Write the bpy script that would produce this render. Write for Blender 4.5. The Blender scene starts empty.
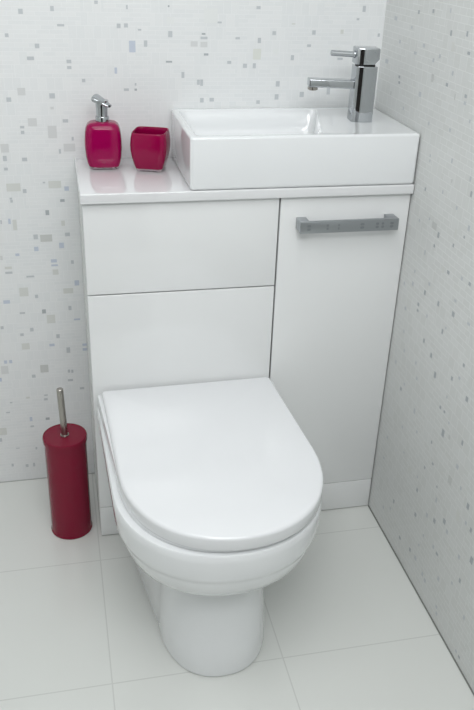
import bpy, bmesh, math, random
from mathutils import Matrix, Vector, Euler
C = bpy.context.scene.collection
PI = math.pi
random.seed(4)

# ---------------------------------------------------------------- materials
def mat(name, col, rough=.4, metal=0., coat=0., **kw):
    m = bpy.data.materials.new(name); m.use_nodes = True
    b = m.node_tree.nodes['Principled BSDF']
    b.inputs['Base Color'].default_value = (*col, 1)
    b.inputs['Roughness'].default_value = rough
    b.inputs['Metallic'].default_value = metal
    b.inputs['Coat Weight'].default_value = coat
    b.inputs['Coat Roughness'].default_value = .04
    for k, v in kw.items(): b.inputs[k.replace('_', ' ')].default_value = v
    # faint procedural variation of the surface roughness
    nt = m.node_tree; n = nt.nodes.new('ShaderNodeTexNoise'); n.inputs['Scale'].default_value = 9
    tc = nt.nodes.new('ShaderNodeTexCoord'); nt.links.new(tc.outputs['Object'], n.inputs['Vector'])
    mr = nt.nodes.new('ShaderNodeMapRange'); mr.inputs['To Min'].default_value = rough * .9; mr.inputs['To Max'].default_value = rough * 1.1
    nt.links.new(n.outputs['Fac'], mr.inputs['Value']); nt.links.new(mr.outputs['Result'], b.inputs['Roughness'])
    return m

CERAMIC = mat('white_ceramic', (.81, .83, .84), .10, coat=.6)
LIDM = mat('white_lid_plastic', (.80, .815, .83), .14, coat=.3)
GLOSS = mat('white_gloss_panel', (.80, .815, .815), .09, coat=.6)
TOPM = mat('white_gloss_worktop', (.76, .77, .78), .06, coat=.8)
CARC = mat('shaded_carcass', (.12, .125, .125), .5)  # coloured dark to paint shade into the gaps between front panels
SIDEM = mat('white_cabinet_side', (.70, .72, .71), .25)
CHROME = mat('chrome', (.50, .52, .54), .06, 1.)
BRUSHED = mat('brushed_steel', (.42, .40, .37), .28, 1.)
SATIN = mat('satin_chrome', (.40, .42, .44), .30, 1.)
STAMP = mat('stamped_chrome', (.32, .34, .36), .4, 1.)
MAGENTA = mat('magenta_gloss', (.29, .001, .068), .10, Specular_IOR_Level=.3)
MAGENTA_CUP = mat('magenta_translucent', (.26, .001, .05), .14, Specular_IOR_Level=.3)
CRIMSON = mat('crimson_enamel', (.20, .0015, .024), .22, Specular_IOR_Level=.35)
CLEAR = mat('clear_acrylic', (.95, .8, .86), .05, Transmission_Weight=.9, IOR=1.45)
DARK = mat('dark_rubber', (.02, .02, .02), .5)
SEAL = mat('grey_sealant', (.20, .21, .20), .6)
BRISTLE = mat('white_bristle', (.8, .8, .78), .6)
PLASTER = mat('white_plaster', (.85, .86, .86), .8)

def mosaic(name, axes, tile, tile2, joint, rough=.45, rows=1.):
    m = bpy.data.materials.new(name); m.use_nodes = True; nt = m.node_tree; L = nt.links
    b = nt.nodes['Principled BSDF']; b.inputs['Roughness'].default_value = rough
    tc = nt.nodes.new('ShaderNodeTexCoord'); sp = nt.nodes.new('ShaderNodeSeparateXYZ'); cb = nt.nodes.new('ShaderNodeCombineXYZ')
    L.new(tc.outputs['Object'], sp.inputs[0]); L.new(sp.outputs[axes[0]], cb.inputs[0]); L.new(sp.outputs[axes[1]], cb.inputs[1])
    def brick(w, h, mw, c1, c2, cm, off=.5, sq=1.):
        t = nt.nodes.new('ShaderNodeTexBrick'); L.new(cb.outputs[0], t.inputs['Vector'])
        t.inputs['Scale'].default_value = 1; t.inputs['Brick Width'].default_value = w; t.inputs['Row Height'].default_value = h
        t.inputs['Mortar Size'].default_value = mw; t.inputs['Mortar Smooth'].default_value = .5; t.offset = off; t.squash = sq
        t.inputs['Color1'].default_value = (*c1, 1); t.inputs['Color2'].default_value = (*c2, 1); t.inputs['Mortar'].default_value = (*cm, 1)
        return t
    a = brick(.027, .0085*rows, .0006*rows, tile, tile2, joint, .37)
    c = brick(.017*rows, .0255, .0006*rows, tile2, tile, joint, .61)
    k = brick(.0470, .051, .0, (0, 0, 0), (1, 1, 1), (0, 0, 0), .43)
    mx = nt.nodes.new('ShaderNodeMix'); mx.data_type = 'RGBA'
    gt = nt.nodes.new('ShaderNodeMath'); gt.operation = 'GREATER_THAN'; gt.inputs[1].default_value = .55
    L.new(k.outputs['Color'], gt.inputs[0]); L.new(gt.outputs[0], mx.inputs['Factor'])
    L.new(a.outputs['Color'], mx.inputs['A']); L.new(c.outputs['Color'], mx.inputs['B'])
    L.new(mx.outputs['Result'], b.inputs['Base Color'])
    bp = nt.nodes.new('ShaderNodeBump'); bp.inputs['Strength'].default_value = .15; bp.inputs['Distance'].default_value = .0006
    L.new(a.outputs['Fac'], bp.inputs['Height']); bp.invert = True; L.new(bp.outputs[0], b.inputs['Normal'])
    return m
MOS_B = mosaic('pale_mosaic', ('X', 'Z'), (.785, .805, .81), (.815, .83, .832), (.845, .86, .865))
MOS_R = mosaic('pale_mosaic_shaded', ('Y', 'Z'), (.69, .705, .69), (.72, .735, .725), (.785, .80, .79), rows=1.5)  # same mosaic as the back wall, its weaker light painted into the tones
ACC = {'m': mat('grey_tile', (.57, .60, .62), .3), 'd': mat('dark_grey_tile', (.44, .47, .49), .3),
       'b': mat('blue_grey_tile', (.57, .62, .71), .3), 'p': mat('pale_tile', (.69, .705, .705), .3),
       'q': mat('stone_tile', (.69, .705, .68), .3), 'r': mat('taupe_tile', (.61, .625, .61), .3),
       'w': mat('white_tile', (.80, .82, .815), .3), 'y': mat('cream_tile', (.735, .755, .71), .3)}

def floor_mat():
    m = bpy.data.materials.new('white_floor_tile'); m.use_nodes = True; nt = m.node_tree; L = nt.links
    b = nt.nodes['Principled BSDF']; b.inputs['Roughness'].default_value = .22
    b.inputs['Coat Weight'].default_value = .15
    tc = nt.nodes.new('ShaderNodeTexCoord'); sp = nt.nodes.new('ShaderNodeSeparateXYZ'); L.new(tc.outputs['Object'], sp.inputs[0])
    def line(out, off, step):
        a = nt.nodes.new('ShaderNodeMath'); a.operation = 'ADD'; a.inputs[1].default_value = -off; L.new(out, a.inputs[0])
        p = nt.nodes.new('ShaderNodeMath'); p.operation = 'PINGPONG'; p.inputs[1].default_value = step / 2; L.new(a.outputs[0], p.inputs[0])
        l = nt.nodes.new('ShaderNodeMath'); l.operation = 'LESS_THAN'; l.inputs[1].default_value = .0013; L.new(p.outputs[0], l.inputs[0]); return l
    lx = line(sp.outputs['X'], -.0072, .345); ly = line(sp.outputs['Y'], -.3407, .3519)
    mx = nt.nodes.new('ShaderNodeMath'); mx.operation = 'MAXIMUM'; L.new(lx.outputs[0], mx.inputs[0]); L.new(ly.outputs[0], mx.inputs[1])
    n = nt.nodes.new('ShaderNodeTexNoise'); n.inputs['Scale'].default_value = 3; L.new(tc.outputs['Object'], n.inputs['Vector'])
    cr = nt.nodes.new('ShaderNodeMix'); cr.data_type = 'RGBA'; L.new(n.outputs['Fac'], cr.inputs['Factor'])
    cr.inputs['A'].default_value = (.70, .72, .69, 1); cr.inputs['B'].default_value = (.72, .735, .71, 1)
    c = nt.nodes.new('ShaderNodeMix'); c.data_type = 'RGBA'; L.new(mx.outputs[0], c.inputs['Factor'])
    L.new(cr.outputs['Result'], c.inputs['A']); c.inputs['B'].default_value = (.60, .615, .59, 1)
    L.new(c.outputs['Result'], b.inputs['Base Color'])
    return m
FLOORM = floor_mat()

# ---------------------------------------------------------------- mesh helpers
def new(): return bmesh.new()
def box(bm, x0, x1, y0, y1, z0, z1, bev=0., seg=3):
    r = bmesh.ops.create_cube(bm, size=1)
    M = Matrix.Translation(((x0+x1)/2, (y0+y1)/2, (z0+z1)/2)) @ Matrix.Diagonal((abs(x1-x0), abs(y1-y0), abs(z1-z0), 1))
    bmesh.ops.transform(bm, matrix=M, verts=r['verts'])
    if bev:
        es = list({e for v in r['verts'] for e in v.link_edges})
        bmesh.ops.bevel(bm, geom=es, offset=bev, segments=seg, profile=.5, affect='EDGES')
def loft(bm, rings, cap0=True, cap1=True, close=True):
    vs = [[bm.verts.new(p) for p in r] for r in rings]; n = len(rings[0])
    for a, b in zip(vs, vs[1:]):
        for i in range(n if close else n-1):
            j = (i+1) % n
            bm.faces.new((a[i], a[j], b[j], b[i]))
    if cap0: bm.faces.new(list(reversed(vs[0])))
    if cap1: bm.faces.new(vs[-1])
    return vs
def circ(cx, cy, z, r, n=48): return [(cx+r*math.cos(2*PI*i/n), cy+r*math.sin(2*PI*i/n), z) for i in range(n)]
def sq(cx, cy, z, a, b, e=4., n=64):
    o = []
    for i in range(n):
        t = 2*PI*i/n; c, s = math.cos(t), math.sin(t)
        o.append((cx+a*math.copysign(abs(c)**(2/e), c), cy+b*math.copysign(abs(s)**(2/e), s), z))
    return o
def lathe(bm, cx, cy, prof, n=48, cap0=True, cap1=True): loft(bm, [circ(cx, cy, z, r, n) for r, z in prof], cap0, cap1)
def tube(bm, p0, p1, r, n=24, r1=None):
    p0, p1 = Vector(p0), Vector(p1); d = (p1-p0); q = d.to_track_quat('Z', 'Y'); r1 = r if r1 is None else r1
    L = d.length; bv = min(r, r1)*.2
    rings = []
    for rr, z in ((r-bv, 0), (r, bv), (r1, L-bv), (r1-bv, L)):
        rings.append([p0 + q @ Vector((rr*math.cos(2*PI*i/n), rr*math.sin(2*PI*i/n), z)) for i in range(n)])
    loft(bm, rings)
def obj(name, bm, material, parent=None, smooth=True, M=None, ang=35):
    if M is not None: bmesh.ops.transform(bm, matrix=M, verts=bm.verts[:])
    bmesh.ops.recalc_face_normals(bm, faces=bm.faces[:])
    me = bpy.data.meshes.new(name); bm.to_mesh(me); bm.free()
    for x in (material if isinstance(material, list) else [material]): me.materials.append(x)
    o = bpy.data.objects.new(name, me); C.objects.link(o)
    if smooth:
        for p in me.polygons: p.use_smooth = True
        me.set_sharp_from_angle(angle=math.radians(ang))
    if parent is not None:
        o.parent = parent
        o.matrix_parent_inverse = parent_inv(parent)
    return o
def parent_inv(p):
    # things are Empties at their base; parts and sub-parts keep world coordinates
    return Matrix.Translation(p.location).inverted() if p.parent is None else Matrix.Identity(4)
def thing(name, label, cat, loc, group=None):
    o = bpy.data.objects.new(name, None); C.objects.link(o); o.location = loc; o.empty_display_size = .05
    o['label'] = label; o['category'] = cat
    if group: o['group'] = group
    return o
def tag(o, label, cat): o['label'] = label; o['category'] = cat; return o
def struct(name, bm, m, smooth=False):
    o = obj(name, bm, m, smooth=smooth); o['kind'] = 'structure'; return o

# ---------------------------------------------------------------- room shell
H, D, TT, W, WA, HP, HS = .85, .2585, .0200, .6826, .3976, .0865, .6339
RW = .6839                       # inner face of the right wall
XL, YF, ZC = -1.05, -2.08, 2.4   # left wall, wall behind the camera, ceiling
BACK_ACCENTS = '''-91,1147,10,11,m -29,1153,8,11,m -14,1122,16,5,m -122,1102,8,8,m -64,1082,10,10,m -79,1058,16,8,m -2,1052,11,8,m -2,1040,10,7,m -130,976,11,10,m -41,983,13,12,m -103,992,18,17,p 59,1166,8,7,m 121,1158,4,9,m 207,1161,4,4,d 103,1122,9,10,m 118,1123,9,9,m 146,1115,8,4,m 130,1082,15,26,b 158,1088,8,14,m 210,1107,10,14,m 207,1052,15,4,d 94,1034,6,14,b 237,1025,7,14,m 271,1010,7,12,m 115,995,12,6,m 135,1006,4,6,m 135,995,6,5,d 261,1088,17,12,p 210,1134,17,15,w 26,1014,8,8,m -43,958,8,6,p -17,931,13,8,m -108,919,10,6,m -108,908,8,8,m -86,929,21,19,p -46,908,21,30,p -4,893,5,9,m -12,874,28,19,p -33,866,5,11,m -148,875,19,21,p -150,853,9,13,m -109,850,12,9,m -150,830,9,7,m -138,789,34,20,q -115,780,9,10,m -72,798,6,4,m -49,793,31,18,q -24,783,11,11,b -146,764,6,5,m -145,758,6,7,m -35,756,11,7,d -70,729,9,13,d -172,711,4,10,m -154,712,6,14,b -143,703,10,28,q -37,703,9,14,q -100,673,11,13,m -77,669,30,19,r -29,676,12,10,m -44,650,12,15,b -101,644,11,12,b -144,632,10,7,b -180,626,7,12,p -64,613,15,9,b -63,602,17,5,b -62,585,15,15,q -22,608,7,10,m -167,601,18,7,q -167,589,18,6,m -120,577,20,5,m -15,555,12,15,b -138,539,23,25,q -110,526,8,10,m -36,536,26,15,q -179,516,17,10,b -96,486,10,12,d -146,485,14,5,m -81,465,22,25,q -35,491,8,13,m -20,460,17,5,b -196,450,8,9,m -128,440,9,11,m -152,428,9,8,m -68,418,9,12,m -84,395,14,8,b -146,396,21,19,q -46,378,10,17,m -6,390,12,7,b -6,377,12,8,b -197,357,8,10,b -185,357,8,10,b -201,335,19,25,p -107,331,22,24,r -134,312,10,10,m -48,319,6,10,m -40,318,6,10,m -46,293,14,7,m -19,267,12,7,m -109,255,10,4,m -110,243,10,7,m -153,252,10,6,q -195,241,7,4,m -205,213,11,4,m -151,188,7,14,b -110,185,11,8,d -150,166,10,6,m -191,103,10,3,m -145,98,5,9,m -209,52,6,10,m -173,46,8,10,m -155,47,6,13,m 398,1161,10,7,m 315,1131,10,4,m 296,1144,32,33,w 435,1111,9,9,m 281,1108,9,4,d 282,1100,17,6,m 282,1087,17,12,p 355,1100,11,5,m 403,1096,8,12,m 287,1067,11,5,d 338,1051,10,7,m 373,1044,10,10,m 394,1044,8,12,m 449,1006,10,13,m 448,978,10,13,m 278,1009,7,15,m 279,972,9,11,m 301,973,11,9,m 406,967,9,9,m 399,1068,20,25,y 441,1073,14,12,w 634,1162,8,14,m 622,1141,7,5,m 477,1130,9,3,q 524,1113,9,10,m 588,1115,8,10,q 674,1109,6,8,m 515,1086,10,6,m 479,1061,8,12,m 589,1059,14,5,m 506,983,11,13,m 568,990,9,17,m'''
RIGHT_ACCENTS = '''-63,1150,28,9,m -176,1173,15,8,d -242,1181,14,8,d -315,1189,8,9,m -151,1142,15,6,m -330,1152,13,11,d -393,1158,12,10,d -99,1108,17,8,m -220,1116,19,8,m -184,1097,25,6,m -410,1128,19,6,d -297,1107,13,8,m -272,1096,14,8,m -40,1060,30,10,m -360,1086,13,9,m -119,1040,17,6,d -122,1029,17,6,d -278,1064,19,17,r -344,1063,17,7,d -232,1025,20,11,m -383,1048,8,12,r -424,1057,16,7,d -425,1045,16,7,m -160,983,11,8,m -84,1000,12,10,r -345,1130,21,19,q -291,980,10,8,m -384,988,15,7,m -454,1019,10,7,m -318,923,10,6,m -320,913,10,6,m -411,937,11,10,m -318,855,12,8,d -423,902,9,8,r -491,925,10,10,m -503,901,12,12,d -394,872,9,8,m -459,861,11,8,m -312,787,10,8,m -355,805,10,6,m -381,799,38,16,r -404,788,14,13,d -516,841,14,12,m -505,820,10,6,d -394,762,12,7,d -470,791,11,8,d -358,734,10,12,m -468,735,18,8,d -523,745,13,9,m -554,747,16,8,d -325,679,11,8,m -324,650,14,11,m -398,681,15,8,m -385,656,15,12,d -449,660,14,12,d -513,695,17,6,m -364,620,16,9,d -283,634,11,9,m -471,816,17,19,q -445,731,18,13,q -365,606,16,6,d -514,667,18,12,d -576,676,20,6,m -306,584,17,9,m -410,614,10,8,m -484,615,12,12,d -495,628,9,6,m -315,532,11,9,m -414,559,13,11,d -331,492,11,10,m -455,546,15,12,d -394,495,11,9,m -297,445,12,10,m -586,594,13,8,d -484,516,15,16,d -552,546,13,10,d -579,562,15,7,m -409,465,13,9,m -355,420,14,6,m -342,400,15,10,d -619,539,17,12,d -546,500,9,7,m -528,465,14,8,d -422,390,14,14,m -547,466,14,6,d -571,455,9,6,m -556,421,19,19,d -583,429,14,11,r -377,320,12,8,m -448,353,11,8,m -518,373,10,8,d -309,246,13,8,m -633,449,13,12,d -404,268,12,6,m -538,332,15,6,d -508,301,11,8,d -632,392,18,11,m -615,347,28,21,r -307,185,13,7,m -483,258,11,6,m -492,229,14,11,d -571,297,10,6,d -659,360,11,9,m -392,119,13,12,d -578,268,12,14,m -343,63,13,9,m -445,249,23,20,q -503,169,17,11,d -380,89,13,7,m -552,207,16,12,m -586,219,18,12,d -624,249,19,14,d -695,344,17,15,d -700,307,13,9,m -450,57,18,9,d -641,236,14,12,m -721,307,13,12,d -553,151,11,8,m -541,114,11,7,m -506,70,15,12,d -601,161,13,11,m -620,158,18,8,d -536,72,20,12,m -701,222,13,12,m -744,252,19,18,d -578,63,16,12,m -593,58,16,12,m -644,111,15,13,m -721,178,13,12,d -696,148,12,8,m -658,44,13,9,m -668,299,22,24,q -663,30,15,9,m -761,118,13,12,m -760,23,14,8,m -774,22,14,8,d'''
bm = new(); box(bm, XL-.1, RW+.1, YF, .1, -.1, 0); struct('floor', bm, FLOORM)
bm = new(); box(bm, XL-.1, RW+.1, YF, .1, ZC, ZC+.1); struct('ceiling', bm, PLASTER)
DX0, DX1 = -.88, .16
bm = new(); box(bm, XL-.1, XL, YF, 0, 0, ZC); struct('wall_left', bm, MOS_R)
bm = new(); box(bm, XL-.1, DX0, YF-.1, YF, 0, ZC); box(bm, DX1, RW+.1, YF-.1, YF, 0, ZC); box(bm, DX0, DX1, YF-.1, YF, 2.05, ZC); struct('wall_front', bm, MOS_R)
bm = new(); box(bm, DX0+.004, DX1-.004, YF-.07, YF-.03, .004, 2.046, .002); struct('dark_reflection_panel', bm, mat('dark_reflection', (.02, .014, .012), .35))  # unseen dark panel, added to mirror as the dark streak in the tap
keys = list(ACC)
def accents(bm, text, side):
    kk = .00088 if side == 'back' else .00076
    for t in text.split():
        a, z, w, h, k = t.split(','); a, z, w, h = int(a)/1000, int(z)/1000, int(w)*kk*(1 if side == 'back' else .72), int(h)*kk*(1 if side == 'back' else 1.15)
        if z-h/2 < .002: continue
        e = .0004
        if side == 'back':
            vs = [(a-w/2, -e, z-h/2), (a+w/2, -e, z-h/2), (a+w/2, -e, z+h/2), (a-w/2, -e, z+h/2)]
        else:
            vs = [(RW-e, a-w/2, z-h/2), (RW-e, a+w/2, z-h/2), (RW-e, a+w/2, z+h/2), (RW-e, a-w/2, z+h/2)]
        f = bm.faces.new([bm.verts.new(v) for v in vs]); f.material_index = keys.index(k)+1
def more(side, n, seed, ulim, zlim, avoid):
    r = random.Random(seed); out = []
    for _ in range(n):
        u = r.uniform(*ulim); z = r.uniform(*zlim)
        if avoid(u, z): continue
        k = r.choice('mmmmddbbpqr'); w, h = (r.choice(((8, 11), (14, 6), (9, 9), (10, 12))) if k in 'mdb' else r.choice(((24, 24), (36, 18), (18, 26))))
        out.append('%d,%d,%d,%d,%s' % (u*1000, z*1000, w, h, k))
    return ' '.join(out)
bm = new(); box(bm, XL, RW+.1, 0, .1, 0, ZC)
accents(bm, BACK_ACCENTS, 'back')
accents(bm, more('back', 420, 7, (XL+.05, RW-.03), (.05, 2.3), lambda u, z: -.17 < u and z < 1.2), 'back')
struct('wall_back', bm, [MOS_B]+[ACC[k] for k in keys])
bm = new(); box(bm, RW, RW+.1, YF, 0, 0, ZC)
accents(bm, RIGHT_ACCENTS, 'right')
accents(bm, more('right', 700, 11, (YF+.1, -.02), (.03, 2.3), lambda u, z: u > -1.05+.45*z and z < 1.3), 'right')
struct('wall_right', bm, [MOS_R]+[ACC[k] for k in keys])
bm = new(); box(bm, RW-.0022, RW+.001, YF, -D-.001, .0002, .0026); struct('trim_1', bm, SEAL)
bm = new(); box(bm, XL, -.0005, -.0016, 0, .0002, .0020); struct('trim_2', bm, mat('pale_grout', (.45, .46, .45), .6))

# ---------------------------------------------------------------- cabinets
G = .0015
def carcass(t, x0, x1):
    bm = new(); box(bm, x0, x0+.016, -D+.0185, -.001, 0.001, H-TT, .0006, 1); obj('side_panel', bm, SIDEM, t)
    bm = new(); box(bm, x1-.016, x1, -D+.0185, -.001, 0.001, H-TT, .0006, 1); obj('side_panel', bm, SIDEM, t)
    bm = new(); box(bm, x0+.0165, x1-.0165, -D+.0215, -.002, .012, H-TT-.001); obj('carcass', bm, CARC, t)
def front(t, name, x0, x1, z0, z1, m=GLOSS):
    bm = new(); box(bm, x0, x1, -D, -D+.018, z0, z1, .0012, 3); return obj(name, bm, m, t)
tc_ = thing('toilet_unit', 'white gloss panelled unit behind the toilet with two stacked front panels', 'cabinet', (WA/2, -D/2, 0))
carcass(tc_, 0, WA-.0006)
front(tc_, 'front_panel', .0008, WA-.0018, HS+G, H-TT-.0025)
front(tc_, 'front_panel', .0008, WA-.0018, HP+G*.7, HS-G)
front(tc_, 'plinth', .0008, WA-.0008, .0026, HP-G*.5)
vc = thing('vanity_unit', 'white gloss cupboard below the basin with one tall door', 'cabinet', ((WA+W)/2, -D/2, 0))
carcass(vc, WA+.0006, W)
door = front(vc, 'door', WA+.0018, W-.0012, HP+G*.7, H-TT-.0025)
front(vc, 'plinth', WA+.0008, W-.0012, .0026, HP-G*.5)
# bar handle with square end posts and stamped marks
bm = new()
hx0, hx1, hz, hy = .4335, .6475, .7735, -D-.0305
box(bm, hx0, hx1, hy-.004, hy+.005, hz-.0125, hz+.0125, .0012, 2)
for xa in (hx0, hx1-.021): box(bm, xa+.0002, xa+.021, hy+.004, -D+.0002, hz-.0115, hz+.0122, .0012, 2)
nf = len(bm.faces)
for x, w in ((.452, .008), (.492, .005), (.516, .004), (.567, .009), (.600, .007), (.612, .006), (.632, .008)):
    for dz in (-.0035, .0035):
        ring = [(x+p[0], hy-.0042, hz+dz+p[1]) for p in sq(0, 0, 0, w/2, .0028, 3, 16)]
        f = bm.faces.new([bm.verts.new(p) for p in ring]); f.material_index = 1
obj('handle', bm, [SATIN, STAMP], door)

bm = new(); box(bm, -.003, W-.0002, -D-.0107, -.0005, H-TT, H, .0022, 4)
tag(obj('worktop', bm, TOPM), 'white high gloss worktop running over both units', 'worktop')

# ---------------------------------------------------------------- basin
bs = thing('basin', 'rectangular white ceramic basin with flat tap ledge standing on the worktop', 'basin', (.445, -.13, H))
BX0, BX1, BY0, BY1, BZ0, BZ1 = .2102, .6812, -D-.0100, -.001, H+.0012, H+.1045
def rrect(x0, x1, y0, y1, z, r, n=6, slant=0.):
    o = []
    for cx, cy, a0 in ((x1-r, y1-r, 0), (x0+r, y1-r, 90), (x0+r, y0+r, 180), (x1-r, y0+r, 270)):
        for i in range(n+1):
            a = math.radians(a0+90*i/n); o.append((cx+r*math.cos(a), cy+r*math.sin(a), z))
    if slant:                      # right end of the bowl is cut on a slant: wider at the back
        o = [(x + slant*((y-y0)/(y1-y0))*max(0, (x-x0)/(x1-x0))**2, y, zz) for x, y, zz in o]
    return o
bm = new(); R0 = .007
rings = [rrect(BX0+.003, BX1-.003, BY0+.003, BY1, BZ0, .004), rrect(BX0+.0007, BX1-.0007, BY0+.0007, BY1, BZ0+.002, .006), rrect(BX0, BX1, BY0, BY1, BZ0+.006, R0)]
rings.append(rrect(BX0, BX1, BY0, BY1, BZ1-.005, R0))
for a in (20, 40, 60, 80, 90):
    s, c = math.sin(math.radians(a)), math.cos(math.radians(a)); k = .005*(1-c)
    rings.append(rrect(BX0+k, BX1-k, BY0+k, BY1-k*.3, BZ1-.005+.005*s, R0))
SL = .062; bx1 = .478
rings.append(rrect(BX0+.0135, bx1+.001, BY0+.0135, BY1-.010, BZ1, .014, slant=SL))
rings.append(rrect(BX0+.0145, bx1, BY0+.0165, BY1-.011, BZ1-.0007, .014, slant=SL))
rings.append(rrect(BX0+.0165, bx1-.001, BY0+.018, BY1-.0125, BZ1-.003, .014, slant=SL))
rings.append(rrect(BX0+.030, bx1-.004, BY0+.023, BY1-.018, BZ1-.035, .018, slant=SL))
rings.append(rrect(BX0+.042, bx1-.009, BY0+.029, BY1-.024, BZ1-.062, .024, slant=SL))
rings.append(rrect(BX0+.055, bx1-.020, BY0+.040, BY1-.036, BZ1-.073, .026, slant=SL*.9))
rings.append(rrect(BX0+.10, bx1-.05, BY0+.07, BY1-.07, BZ1-.077, .03, slant=SL*.5))
loft(bm, rings)
obj('bowl', bm, CERAMIC, bs, ang=50)
bm = new(); lathe(bm, .375, -.135, [(.030, BZ1-.0768), (.031, BZ1-.0745), (.028, BZ1-.0735), (.020, BZ1-.0745), (.019, BZ1-.0755)], 32); obj('waste', bm, CHROME, bs)

# ---------------------------------------------------------------- mixer tap
tx, ty, tz = .5955, -.1400, BZ1
TM = Matrix.Translation((tx, ty, tz)) @ Matrix.Rotation(math.radians(-6), 4, 'Z') @ Matrix.Diagonal((1.05, 1.05, 1.0, 1))
tp = thing('mixer_tap', 'square chrome mixer tap with side spout on the basin ledge', 'tap', (tx, ty, tz))
def section(xl, xr, yh, z, i=0.):
    """Square section whose front left corner is a shallow facet."""
    k = [(xr-i, -yh+.0035), (xr-.0010-i, -yh+.0010+i), (xr-.0035, -yh+i), (xl+.0150, -yh+i), (xl+.0138, -yh+.0002+i), (xl+.0085, -yh+.0018+i), (xl+.0032, -yh+.0039+i), (xl+.0012+i, -yh+.0054), (xl+i, -yh+.0080)]
    k += [(xl+i, yh-.003), (xl+.001+i, yh-.001-i), (xl+.003, yh-i), (xr-.003, yh-i), (xr-.001-i, yh-.001-i), (xr-i, yh-.003)]
    return [(x, y, z) for x, y in k]
bm = new(); loft(bm, [section(-.0215, .0215, .0205, z, i) for z, i in ((-.0003, .001), (.0006, 0), (.1112, 0), (.1118, .0004), (.112, .0012))]); obj('body', bm, CHROME, tp, M=TM, ang=25)
bm = new(); box(bm, -.0165, .0165, -.0165, .0165, .111, .1165, .001, 1); obj('cartridge_collar', bm, DARK, tp, M=TM)
bm = new(); # lever head: block with a small cut behind
loft(bm, [section(-.0225, xr, .0205, z, i) for z, xr, i in ((.1155, .0145, .001), (.1163, .0150, 0), (.1205, .0180, 0), (.1250, .0225, 0), (.1270, .0235, 0), (.1455, .0235, 0), (.1470, .0230, .0008), (.1475, .0222, .0025))])
obj('lever_head', bm, CHROME, tp, M=TM, ang=25)
bm = new(); tube(bm, (-.022, 0, .133), (-.0705, 0, .135), .0058, 24); tube(bm, (-.0215, 0, .133), (-.027, 0, .1332), .0072, 24); obj('lever', bm, CHROME, tp, M=TM)
bm = new(); box(bm, -.1115, -.020, -.0125, .0125, -.0085, .0085, .0028, 4)
SM = TM @ Matrix.Translation((0, 0, .074)) @ Matrix.Rotation(math.radians(1.5), 4, 'Y')
sp = obj('spout', bm, CHROME, tp, M=SM)
bm = new(); lathe(bm, -.101, 0, [(.0095, -.0145), (.0102, -.0135), (.0102, -.007)], 32); lathe(bm, -.101, 0, [(.007, -.0155), (.007, -.0140)], 24)
obj('aerator', bm, BRUSHED, sp, M=SM)

# ---------------------------------------------------------------- soap dispenser and tumbler
DM = Matrix.Translation((.0570, -.0745, H)) @ Matrix.Rotation(math.radians(-4), 4, 'Z')
sd = thing('soap_dispenser', 'magenta soap dispenser with chrome pump at the left end of the worktop', 'soap dispenser', (.0570, -.0745, H))
def pebble(prof, e): return [sq(0, 0, z, a, b, e) for a, b, z in prof]
bm = new(); loft(bm, pebble([(.0285, .0235, .0003), (.0300, .025, .0012), (.0312, .026, .0045), (.0318, .0262, .0062)], 4.5)); obj('clear_base', bm, CLEAR, sd, M=DM)
pr = [(a*1.1, b*1.05, z) for a, b, z in [(.0290, .025, .0056), (.0312, .0268, .012), (.0338, .0285, .026), (.0350, .0295, .045), (.0348, .0293, .060), (.0336, .028, .075), (.0318, .0265, .084), (.0290, .024, .090), (.0240, .020, .0938), (.0170, .0155, .0955), (.0135, .0132, .0957)]]
bm = new(); loft(bm, pebble(pr, 4.2)); obj('bottle', bm, MAGENTA, sd, M=DM)
bm = new(); lathe(bm, 0, 0, [(.0138, .0945), (.0142, .096), (.0142, .1045), (.0136, .106), (.0105, .1062)], 40); obj('collar', bm, CHROME, sd, M=DM)
bm = new(); lathe(bm, 0, 0, [(.0118, .1055), (.0118, .118), (.0126, .130), (.0140, .138)], 32)
# slanted pump head with short nozzle
NM = Matrix.Rotation(math.radians(-35), 4, 'Z')
rg = []
for i in range(9):
    t = i/8; x = -.0140+.0335*t; w = .0155*(1-.55*t**1.4); zt = .1485-.0170*t**1.1; zb = .1315-.0065*t
    rg.append([NM @ Vector((x, w*math.cos(a), (zt+zb)/2+(zt-zb)/2*math.sin(a))) for a in [2*PI*k/20 for k in range(20)]])
loft(bm, rg)
pmp = obj('pump', bm, CHROME, sd, M=DM)
bm = new(); tube(bm, NM @ Vector((.0175, 0, .1290)), NM @ Vector((.0205, 0, .1265)), .0026, 12); obj('nozzle', bm, DARK, pmp, M=DM)

CM = Matrix.Translation((.1535, -.0985, H)) @ Matrix.Rotation(math.radians(-18), 4, 'Z') @ Matrix.Diagonal((1.06, 1.06, 1.02, 1))
tb = thing('tumbler', 'empty magenta square tumbler standing beside the basin', 'tumbler', (.1535, -.0985, H))
bm = new(); loft(bm, pebble([(.0240, .0240, .0003), (.0255, .0255, .0012), (.0272, .0272, .0050), (.0278, .0278, .0068)], 5)); obj('clear_base', bm, CLEAR, tb, M=CM)
outer = [(.0275, .0062), (.0300, .014), (.0335, .028), (.0358, .043), (.0362, .054), (.0352, .067), (.0335, .0765), (.0328, .0788)]
inner = [(.0318, .0791), (.0308, .0780), (.0322, .067), (.0332, .054), (.0328, .043), (.0305, .028), (.0270, .016), (.020, .0125)]
bm = new(); loft(bm, [sq(0, 0, z, a, a, 6) for a, z in outer+inner]); obj('cup', bm, MAGENTA_CUP, tb, M=CM, ang=60)

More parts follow.
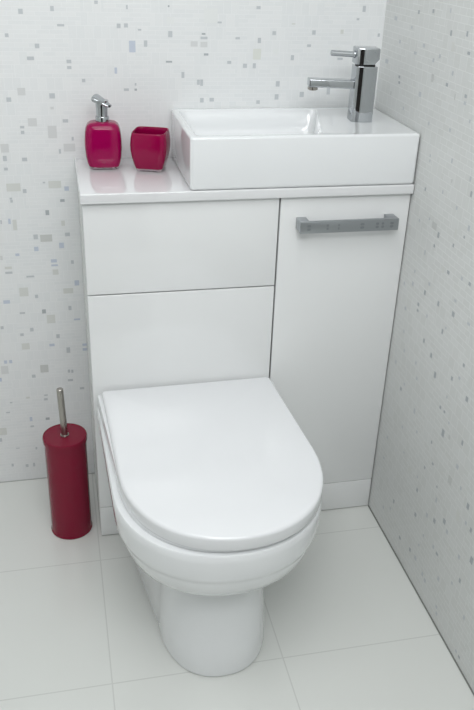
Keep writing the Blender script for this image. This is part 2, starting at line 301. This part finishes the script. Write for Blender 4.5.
# ---------------------------------------------------------------- toilet
wc = thing('toilet', 'white back to wall toilet with closed D shaped lid', 'toilet', (.21, -.45, 0))
def dshape(hw, yf, z, ys=-.565, yb=-.271, taper=.008, cx=None, rc=.006, dx=0., e=2.15, n=40):
    """D outline: straight sides from the back corners, rounded front."""
    o = []; b = ys-yf
    def c_of(y):
        if cx is not None: return cx
        t = min(1, max(0, (y-ys)/(yb-ys))); return .2165-.008*t+dx
    def w_of(y):
        t = min(1, max(0, (y-ys)/(yb-ys))); return hw-taper*t
    N = 14
    for i in range(N): y = yb-rc+(ys-yb+rc)*i/N; o.append((c_of(y)-w_of(y), y, z))
    for i in range(n+1):
        t = PI*i/n; cc, s = math.cos(t), math.sin(t)
        o.append((c_of(ys)-hw*math.copysign(abs(cc)**(2/e), cc), ys-b*abs(s)**(2/e), z))
    for i in range(N-1, -1, -1): y = yb-rc+(ys-yb+rc)*i/N; o.append((c_of(y)+w_of(y), y, z))
    for i in range(1, 5): a = PI/2*i/5; o.append((c_of(yb)+w_of(yb)-rc+rc*math.cos(a), yb-rc+rc*math.sin(a), z))
    for i in range(1, 5): a = PI/2*i/5; o.append((c_of(yb)-w_of(yb)+rc-rc*math.sin(a), yb-rc+rc*math.cos(a), z))
    return o
YAW = Matrix.Translation((.211, -.45, 0)) @ Matrix.Rotation(math.radians(1.1), 4, 'Z') @ Matrix.Translation((-.21, .45, 0))
bm = new()
R = []
# pedestal: shallow D plan that widens to the back
def ped(hw, yf, z, flare, ys=-.560, c=.2060): return dshape(hw, yf, z, ys=ys, yb=-D-.0085, taper=-flare, cx=c, rc=.004, e=2.3)
R += [ped(.1065, -.712, .0010, .038), ped(.1095, -.716, .003, .038), ped(.1105, -.717, .010, .038), ped(.1090, -.709, .06, .039), ped(.1060, -.699, .12, .040), ped(.1035, -.690, .17, .042), ped(.1075, -.686, .205, .042), ped(.1130, -.690, .222, .040, c=.209)]
def bowl(hw, yf, z, tp=.008, ys=-.575, c=None, yb=-D-.0085): return dshape(hw, yf, z-.012, ys=ys, yb=yb, taper=tp, rc=.006, cx=c, dx=-.0065)
R += [bowl(.1280, -.705, .2435, -.022), bowl(.1480, -.729, .250, -.008), bowl(.1650, -.748, .261, 0), bowl(.1770, -.763, .277, .004), bowl(.1850, -.7735, .296, .004), bowl(.1905, -.7800, .316, .0045), bowl(.1922, -.7815, .3235, .0045),
      bowl(.1948, -.7835, .3262, .0045), bowl(.1965, -.7850, .334, .0045), bowl(.1980, -.7865, .350, .0045), bowl(.1986, -.7870, .370, .0045), bowl(.1980, -.7865, .3850, .0045), bowl(.1960, -.7845, .3875, .0045), bowl(.190, -.779, .3881, .0045)]
loft(bm, R)
obj('pan', bm, CERAMIC, wc, ang=40, M=YAW)
bm = new()
loft(bm, [dshape(a_, y_, z_, taper=-.005, yb=-.2650, rc=.010, dx=-.001) for a_, y_, z_ in ((.1900, -.777, .3766), (.1912, -.7785, .3776), (.1915, -.7785, .400), (.1905, -.7775, .4045), (.1880, -.775, .4055))]); obj('seat', bm, LIDM, wc, M=YAW)
bm = new(); L = []
prof = [(.1930, -.7830, .3845), (.1952, -.7852, .3858), (.1960, -.7860, .388), (.1962, -.7862, .407)]
for a in (15, 30, 45, 60, 75, 90):
    s, c = math.sin(math.radians(a)), math.cos(math.radians(a)); prof.append((.1962-.007*(1-c), -.7862+.007*(1-c), .407+.007*s))
for k, dz in ((.012, .0007), (.03, .0014), (.06, .0023), (.10, .0030), (.15, .0034)): prof.append((.1892-k, -.7792+k, .414+dz))
for i, (hw, yf, z) in enumerate(prof):
    inset = .1962-hw
    L.append(dshape(hw-.0035, yf, z, taper=.0040, ys=-.565 if inset < .02 else -.565+inset*.25, yb=-.2640-inset, rc=.006))
loft(bm, L)
obj('lid', bm, LIDM, wc, ang=60, M=Matrix.Translation((.0012, 0, 0)) @ YAW)
for x in (.060, .360):
    bm = new(); tube(bm, (x-.022, -.2700, .3895), (x+.022, -.2700, .3895), .0040, 20); obj('hinge', bm, CHROME, wc, M=YAW)

# ---------------------------------------------------------------- toilet brush
bx, by = -.0675, -.2095
br = thing('toilet_brush', 'tall crimson cylinder toilet brush holder with steel rod on the floor', 'toilet brush', (bx, by, 0))
bm = new(); lathe(bm, bx, by, [(.0478, .0004), (.0492, .0015), (.0492, .0040), (.0480, .0055), (.0476, .008), (.0476, .2560)], 72); obj('holder', bm, CRIMSON, br)
bm = new(); lathe(bm, bx, by, [(.0478, .2555), (.0500, .2565), (.0504, .2650), (.0495, .2690), (.0478, .2698), (.0465, .2682), (.010, .2678)], 72); obj('cover', bm, CRIMSON, br)
bm = new(); lathe(bm, bx, by, [(.0100, .2675), (.0100, .2715), (.0090, .2722)], 24); tube(bm, (bx, by, .2715), (bx-.003, by, .3920), .0075, 28); obj('handle', bm, BRUSHED, br)

# ---------------------------------------------------------------- light
def area(name, loc, rot, sx, sy, power, col=(1, 1, 1)):
    l = bpy.data.lights.new(name, 'AREA'); l.shape = 'RECTANGLE'; l.size = sx; l.size_y = sy; l.energy = power; l.color = col
    o = bpy.data.objects.new(name, l); C.objects.link(o); o.location = loc; o.rotation_euler = rot; return o
area('ceiling_lamp', (-.12, -1.35, 2.385), (0, 0, 0), 1.1, 1.1, 14.5, (.985, .99, 1))
lp = Vector((.1, -2.0, 1.95)); area('front_fill', lp, (Vector((.25, -.2, .5))-lp).to_track_quat('-Z', 'Y').to_euler(), 1.1, .5, 14.5, (.985, .99, 1))  # unseen fill added behind the camera to brighten the upright fronts
w = bpy.data.worlds.new('World'); bpy.context.scene.world = w; w.use_nodes = True
bg = w.node_tree.nodes['Background']; bg.inputs['Color'].default_value = (.9, .95, 1, 1); bg.inputs['Strength'].default_value = .3

# ---------------------------------------------------------------- camera
cam = bpy.data.cameras.new('camera'); co = bpy.data.objects.new('camera', cam); C.objects.link(co)
cam.sensor_fit = 'VERTICAL'; cam.sensor_height = 36; cam.lens = 41.035; cam.clip_start = .02
co.matrix_world = Matrix(((.9769510, .0705561, -.2014659, -.0425285), (-.2108202, .4669798, -.8587693, -1.8010353), (.0334891, .8814486, .4710911, 1.3180173), (0, 0, 0, 1)))
sc = bpy.context.scene; sc.camera = co
vs = sc.view_settings; vs.view_transform = 'Standard'; vs.look = 'None'; vs.gamma = 1; vs.use_curve_mapping = False; vs.exposure = -0.06
